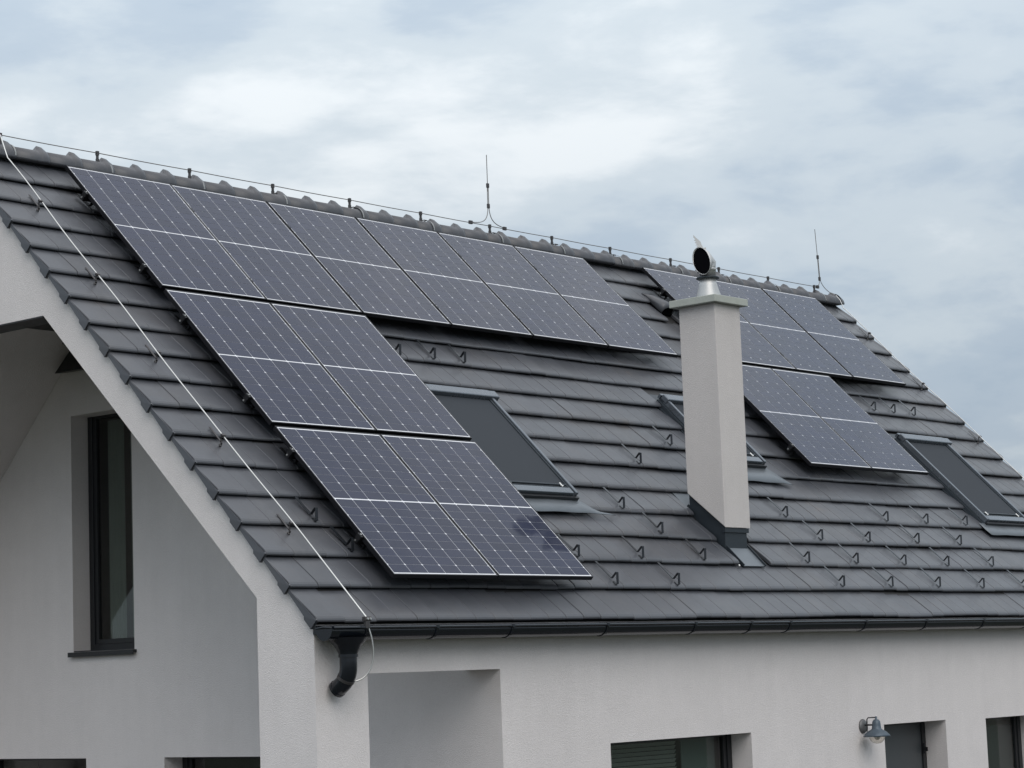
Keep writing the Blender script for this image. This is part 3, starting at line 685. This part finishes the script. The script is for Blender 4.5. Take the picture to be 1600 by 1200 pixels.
# ------------------------------------------------------------------ terrace wall lamp (dark wedge)
tl = thing('wall_light', 'dark wedge-shaped wall light under the terrace ceiling, above the tall window', 'wall lamp', (XL, 5.05, 2.12))
q = MB(); q.add([(XL-0.005, 4.68, 2.15), (XL-0.16, 4.68, 2.13), (XL-0.16, 5.12, 2.13), (XL-0.005, 5.12, 2.15), (XL-0.005, 4.76, 2.355), (XL-0.06, 4.76, 2.355), (XL-0.06, 5.00, 2.355), (XL-0.005, 5.00, 2.355)],
    [(0,3,2,1),(4,5,6,7),(0,1,5,4),(1,2,6,5),(2,3,7,6),(3,0,4,7)]); bevel(q.build('lamp_shade', M_['winfr'], tl), 0.006)
q = MB(); q.box(XL-0.03, XL-0.001, 4.86, 4.94, 2.18, 2.32); q.build('bracket', M_['winfr'], tl)

# ------------------------------------------------------------------ solar panels
PW, PH = 1.149, 1.722
GW = 0.169*0 + 1.1692
cell_meshes = {}
CW_, CH_ = 0.1814, 0.0902
def cellmesh(kind):
    """half cell, chamfered on the outer (top or bottom) corners"""
    if kind in cell_meshes: return cell_meshes[kind]
    w_, h_, c = CW_/2, CH_/2, 0.0076
    if kind == 'top': p = [(-w_, -h_), (w_, -h_), (w_, h_-c), (w_-c, h_), (-w_+c, h_), (-w_, h_-c)]
    else: p = [(-w_+c, -h_), (w_-c, -h_), (w_, -h_+c), (w_, h_), (-w_, h_), (-w_, -h_+c)]
    q = MB(); n = 6; q.add([(a, b, 0) for a, b in p] + [(a, b, -0.0008) for a, b in p], [tuple(range(n)), tuple(range(n, 2*n))[::-1]] + [(i, (i+1) % n, n+(i+1) % n, n+i) for i in range(n)])
    cell_meshes[kind] = q.mesh('solar_cell', M_['cell']); return cell_meshes[kind]
q = MB(); t = 0.010; d = 0.035
q.box(0, PW, 0, t, -d, 0); q.box(0, PW, PH-t, PH, -d, 0); q.box(0, t, t, PH-t, -d, 0); q.box(PW-t, PW, t, PH-t, -d, 0)
fm = q.mesh('frame', M_['frame'])
q = MB(); q.box(t, PW-t, t, PH-t, -0.006, -0.0026); bm_ = q.mesh('backsheet', M_['back'])
q = MB(); q.box(PW/2-0.06, PW/2+0.06, PH/2-0.02, PH/2+0.02, -0.025, -0.0065); jm = q.mesh('junction_box', M_['rail'])
cells = []
colg = 0.0046; x00 = (PW - (6*CW_ + 5*colg))/2
rg = 0.0024; hh = 9*CH_ + 8*rg
mid = 0.013; mg = (PH - 2*hh - mid)/2
for half in (0, 1):
    y0 = mg if half == 0 else mg + hh + mid
    for r in range(9):
        idx = r if half == 1 else 8 - r          # rows counted from the middle line
        up = (idx % 2 == 1)
        kind = ('top' if up else 'bot') if half == 1 else ('bot' if up else 'top')
        for c in range(6):
            cells.append((x00 + CW_/2 + c*(CW_+colg), y0 + CH_/2 + r*(CH_+rg), kind))
def panel(u, v, label, grp):
    mw = RT(u, v, random.uniform(-.0015, .0015)) @ Matrix.Rotation(random.uniform(-.0012, .0012), 4, 'X') @ Matrix.Rotation(random.uniform(-.0012, .0012), 4, 'Y')
    t_ = thing('solar_panel', label, 'solar panel', mw=mw, group=grp)
    link('frame', fm, t_, mw); link('backsheet', bm_, t_, mw); link('junction_box', jm, t_, mw)
    for (a, b, kind) in cells:
        link('solar_cell', cellmesh(kind), t_, mw @ Matrix.Translation((a, b, -0.0014)))
    return t_
ordn = ['first', 'second', 'third', 'fourth', 'fifth', 'sixth']
VA, VB, VC = 3.538, 1.769, 0.0
GL = 'solar panels of the large array left of the chimney'; GS = 'solar panels of the small array right of the chimney'
LA = ['black solar panel at the top left corner of the large array, nearest the gable', 'second solar panel from the left in the long row below the ridge', 'third solar panel from the left in the long row below the ridge',
      'fourth solar panel from the left in the long row, dark tiles directly below it', 'fifth solar panel from the left in the long row below the ridge', 'right end panel of the long six-panel row, left of the bare tiles and chimney']
for i in range(6): panel(i*GW - (0.010 if i else 0), VA, LA[i], GL)
panel(0, VB, 'middle-row solar panel of the large array, on its left edge by the gable', GL)
panel(GW-.01, VB, 'middle-row solar panel of the large array, directly left of the roof window top', GL)
panel(0, VC, 'lowest left solar panel of the large array, nearest the gutter corner', GL)
panel(GW-.01, VC, 'lowest right solar panel of the large array, covering the left side of the roof window', GL)
U2 = 8.07
LB = ['solar panel directly behind the chimney cowl, left end of the far upper row', 'middle solar panel of the far upper row of three', 'right end solar panel of the far upper row, nearest the far verge']
for i in range(3): panel(U2 + i*GW - (0.010 if i else 0), VA+0.035, LB[i], GS)
U3 = U2 - 0.567; VB2 = VA + 0.035 - 0.050 - PH
panel(U3, VB2, 'lower left panel of the small array, just right of the chimney shaft', GS)
panel(U3 + GW - .01, VB2, 'lower right panel of the small array, beside the far roof window', GS)

# mounting rails under the panels with end clamps at the left
def rail(u0, u1, v, joints, label):
    t_ = thing('mounting_rail', label, 'rail', mw=RT(u0, v, -0.079), group='mounting rails under the solar panels')
    q = MB(); q.box(u0, u1, v-0.020, v+0.020, -0.079, -0.0375); q.build('rail_bar', M_['rail'], t_, ROOF)
    for uu in (u0+0.018,):
        q = MB(); q.box(uu-0.016, uu+0.012, v-0.025, v+0.025, -0.037, -0.004); q.build('end_clamp', M_['rail'], t_, ROOF)
        q = MB(); q.tube([(uu-0.003, v, -0.004), (uu-0.003, v, 0.003)], 0.006, 8); q.tube([(u0-0.004, v+0.004, -0.06), (u0+0.006, v+0.004, -0.06)], 0.008, 8); q.build('bolt', M_['wire'], t_, ROOF)
    for uu in joints:
        q = MB(); q.box(uu-0.009, uu+0.009, v-0.030, v+0.030, -0.010, 0.0025); q.build('mid_clamp', M_['rail'], t_, ROOF)
    x = u0 + 0.12
    while x < u1:
        q = MB(); q.bar([(v+0.20-v, -0.06), (0.02, -0.05), (0.0, -0.048), (-0.012, -0.02), (0.0, 0.0), (0.03, 0.003)], 0.03, 0.006)
        q.build('roof_bracket', M_['rail'], t_, RT(x, v, -0.083)); x += 1.05
J1 = [i*GW-.01 for i in range(1, 6)]
for v, nm in ((4.862, 'upper mounting rail below the long panel row, its end clamp nearest the ridge'), (3.819, 'lower mounting rail below the long panel row')):
    rail(-0.028, 6.99, v, J1, nm)
for v, nm in ((3.131, 'upper mounting rail of the middle panel row, bolt showing on the left edge'), (2.105, 'lower mounting rail of the middle panel row'), (1.436, 'upper mounting rail of the lowest panel row'), (0.444, 'lowest mounting rail, its silver bolt beside a snow hook')):
    rail(-0.028, 2.33, v, J1[:1], nm)
for v, nm in ((4.87, 'upper mounting rail of the far three-panel row'), (3.85, 'lower mounting rail of the far three-panel row')):
    rail(U2-0.028, U2+3.50, v, [U2+GW-.01, U2+2*GW-.01], nm)
for v, nm in ((3.10, 'upper mounting rail of the two panels right of the chimney'), (2.10, 'lower mounting rail of the two panels right of the chimney, bolt showing')):
    rail(U3-0.028, U3+2.33, v, [U3+GW-.01], nm)

# ------------------------------------------------------------------ lightning protection
WZ = 3.958
lc = thing('ridge_conductor', 'thin lightning conductor wire running along the ridge on short holders', 'conductor', (-0.447, YR, RZ0+0.11))
xs = [-0.447, 0.597, 1.668, 2.71, 3.744, 4.768, 5.834, 6.855, 7.874, 9.0, 9.954, 10.982, 12.0]
pts = []
for i in range(len(xs)-1):
    for j in range(6):
        f = j/6; x = xs[i] + (xs[i+1]-xs[i])*f; pts.append((x, YR, WZ - 0.003*math.sin(math.pi*f)))
pts = [(-0.95, YR, WZ+0.004)] + pts + [(12.06, YR, WZ), (12.10, YR, WZ-.005)]
q = MB(); q.tube(pts, 0.0042, 6); q.build('wire', M_['dwire'], lc)
for x in xs:
    q = MB(); q.box(x-0.013, x+0.013, YR-0.012, YR+0.012, WZ-0.022, WZ+0.016); q.box(x-0.009, x+0.009, YR-0.009, YR+0.009, WZ-0.052, WZ-0.023); q.box(x-0.012, x+0.012, YR-0.011, YR+0.011, WZ-0.082, WZ-0.053)
    q.build('wire_clamp', M_['clamp'], lc)
    # strap over the ridge tile
    q = MB(); ps = []
    for j in range(15):
        a = math.pi*j/14; r = RR + 0.012; ps.append((YR + math.cos(a)*r, RZ0 + math.sin(a)*r))
    q.bar(ps, 0.016, 0.003); q.build('holder_strap', M_['strap'], lc, Matrix.Translation((x+0.075, 0, 0)))
    q = MB(); q.tube([(x, YR, WZ-0.08), (x+0.04, YR-0.01, RZ0+RR+0.014), (x+0.075, YR-0.02, RZ0+RR+0.010)], 0.006, 6); q.build('holder_foot', M_['clamp'], lc)

def air_rod(x, top, legs, label, lean=0.0):
    t_ = thing('air_terminal', label, 'lightning rod', (x, YR, WZ), group='lightning rods on the ridge')
    q = MB(); q.tube([(x-lean*0.25, YR, top), (x, YR, WZ+0.37)], 0.0045, 6); q.build('rod', M_['dwire'], t_)
    for zz, s_ in ((WZ+(0.388 if lean else 0.435), 0), (WZ+(0.11 if lean else 0.213), 1)):
        q = MB(); xx = x + (lean*0.14 if s_ else 0.0); q.box(xx-0.014, xx+0.018, YR-0.010, YR+0.010, zz-0.024, zz+0.024); bevel(q.build('rod_clamp', M_['clamp'], t_), 0.003)
    for l in legs:
        q = MB(); q.tube(l, 0.0045, 6); q.build('rod_leg', M_['dwire'], t_)
    return t_
def curve(p0, c0, c1, p1, n=10):
    o = []
    for i in range(n+1):
        t = i/n; o.append(tuple(Vector(p0)*(1-t)**3 + Vector(c0)*3*t*(1-t)**2 + Vector(c1)*3*t*t*(1-t) + Vector(p1)*t**3))
    return o
X1 = 5.823
t1 = air_rod(X1, 4.725, [[(X1-0.006, YR, WZ+0.45), (X1-0.007, YR, WZ+0.22)] + curve((X1-0.007, YR, WZ+0.20), (X1-0.01, YR, WZ+0.04), (X1-0.10, YR, WZ+0.012), (X1-0.29, YR, WZ+0.006)),
    [(X1+0.010, YR, WZ+0.45), (X1+0.010, YR, WZ+0.22)] + curve((X1+0.010, YR, WZ+0.20), (X1+0.02, YR, WZ+0.05), (X1+0.10, YR, WZ+0.02), (X1+0.27, YR, WZ+0.006))], 'slim lightning rod at mid ridge above the long panel row')
for xx in (X1-0.29, X1+0.25):
    q = MB(); q.box(xx-0.024, xx+0.024, YR-0.012, YR+0.012, WZ-0.016, WZ+0.020); bevel(q.build('tee_clamp', M_['clamp'], t1), 0.003)
X2 = 12.115
t2 = air_rod(X2, 4.70, [[(X2-0.006, YR, WZ+0.40), (X2+0.012, YR, WZ+0.13)] + curve((X2+0.014, YR, WZ+0.11), (X2+0.02, YR, WZ+0.06), (X2+0.0, YR, WZ+0.03), (X2-0.04, YR, WZ)),
    [(X2+0.010, YR, WZ+0.40), (X2+0.028, YR, WZ+0.13)] + curve((X2+0.030, YR, WZ+0.11), (X2+0.05, YR-0.0, WZ+0.03), (X2+0.14, YR-0.03, WZ-0.06), (X2+0.21, YR-0.11, WZ-0.10))], 'slim lightning rod at the far end of the ridge, leaning slightly left', lean=0.12)
q = MB(); q.box(X2-0.06, X2-0.015, YR-0.012, YR+0.012, WZ-0.018, WZ+0.02); q.build('tee_clamp', M_['clamp'], t2)

def down(u, top, v_list, vmin, label, end=None, rad=0.0058):
    t_ = thing('down_conductor', label, 'conductor', mw=RT(u, vmin, -0.10), group='lightning down conductors on the roof slope')
    pts = list(top); n = 60; vmx = 5.32; vlo = 0.50 if end else vmin
    for i in range(n+1):
        v = vmx + (vlo - vmx)*i/n; ux = u
        pts.append(tuple(rp(ux + 0.011*math.sin(v*1.7) + 0.006*math.sin(v*4.1), v, -0.088 + 0.007*math.sin(v*2.6))))
    if end: pts += end
    q = MB(); q.tube(pts, rad, 8); q.build('wire', M_['wire'], t_)
    for v in v_list:
        q = MB(); q.tube([(0, 0.012, 0.045), (0, 0.004, 0.02), (0.0, -0.02, 0.0)], 0.006, 6); q.box(-0.018, 0.018, -0.010, 0.010, 0.040, 0.058)
        q.bar([(0.16, 0.0), (0.0, 0.0), (-0.028, -0.004), (-0.030, -0.026), (-0.02, -0.030)], 0.018, 0.004); q.tube([(-0.006, -0.02, -0.022), (-0.006, -0.042, -0.024)], 0.008, 6)
        q.build('wire_holder', M_['clamp'], t_, RT(u, v, -0.136))
    return t_
gpx, gpy, gpz = -0.600, GY-GR-0.004, GZr+0.02
lst = [tuple(rp(-0.525, -0.33, -0.095))]
cl = curve((gpx, gpy, gpz+0.005), (gpx+0.05, gpy-0.03, gpz-0.14), (gpx+0.07, gpy-0.02, gpz-0.36), (PXc+0.045, GY-0.01, GZr-0.365), 16)
dn = down(-0.515, curve((-0.447, YR, WZ), (-0.50, YR-0.08, WZ-0.02), (-0.52, YR-0.13, WZ-0.10), tuple(rp(-0.515, 5.36, -0.08)), 8), [4.737, 3.712, 2.690, 1.667, 0.652], -0.30,
     'bright aluminium down conductor running down the near verge to the gutter', [(gpx, gpy+0.01, gpz+0.06)] + cl)
q = MB(); q.box(gpx-0.030, gpx+0.030, gpy-0.012, gpy+0.022, gpz+0.030, gpz+0.062); q.box(gpx-0.022, gpx+0.018, gpy-0.012, gpy+0.016, gpz-0.022, gpz+0.030); bevel(q.build('gutter_clamp', M_['clamp'], dn), 0.004)
for dx in (-0.012, 0.014):
    q = MB(); q.tube([(gpx+dx, gpy-0.012, gpz+0.046), (gpx+dx, gpy-0.024, gpz+0.046)], 0.008, 8); q.build('bolt', M_['wire'], dn)
q = MB(); q.tube([Vector(pts_pipe[4])-Vector((0,0,0.0)), Vector(pts_pipe[5])], 0.0655, 18); q.build('pipe_clamp', M_['clamp'], dn)
down(12.30, [(12.325, YR-0.11, WZ-0.10), (12.33, YR-0.16, WZ-0.16)], [4.80, 3.78, 2.75, 1.72, 0.7], -0.30, 'thin down conductor along the far right verge against the sky', rad=0.005)

# ------------------------------------------------------------------ outdoor wall lamp
LX, LY, LZ = 6.10, -0.195, -1.335
lamp = thing('wall_lamp', 'blue-grey barn lamp with clear glass globe on the front wall beside the door', 'wall lamp', (LX, YW, LZ))
q = MB(); q.lathe([(0.0, 0.0), (0.066, 0.0), (0.064, 0.010), (0.050, 0.022), (0.028, 0.026), (0.0, 0.027)], (0, 0, 0), 24)
q.build('wall_plate', M_['plate'], lamp, Matrix.Translation((LX, YW-0.0005, LZ-0.01)) @ Matrix.Rotation(R_(90), 4, 'X'))
q = MB(); q.tube([(LX, YW-0.026, LZ), (LX, LY+0.02, LZ)], 0.008, 8)
q.tube([(LX, YW-0.045, LZ-0.06), (LX, YW-0.05, LZ-0.03), (LX, YW-0.05, LZ+0.05), (LX, YW-0.065, LZ+0.066), (LX, LY, LZ+0.068)], 0.0055, 8)
q.build('arm', M_['winfr'], lamp)
q = MB(); q.lathe([(0.0, 0.078), (0.010, 0.076), (0.010, 0.052), (0.026, 0.046), (0.036, 0.030), (0.040, 0.0), (0.043, -0.032), (0.050, -0.040), (0.085, -0.060), (0.112, -0.085), (0.126, -0.106), (0.122, -0.106), (0.082, -0.066), (0.044, -0.046), (0.0, -0.040)], (LX, LY, LZ), 32)
q.build('lamp_shade', M_['lamp'], lamp)
q = MB(); q.lathe([(0.072, -0.085)] + [(0.074*math.cos(a), -0.105 - 0.066*math.sin(a)) for a in [R_(i*10) for i in range(0, 10)]], (LX, LY, LZ), 28); q.build('globe', M_['bulb'], lamp)
q = MB(); q.lathe([(0.0, -0.05), (0.018, -0.05), (0.018, -0.075), (0.030, -0.095), (0.030, -0.115), (0.015, -0.135), (0.0, -0.138)], (LX, LY, LZ), 16); q.build('bulb', mat('frosted_bulb', (0.75, 0.74, 0.70), 0.4), lamp)
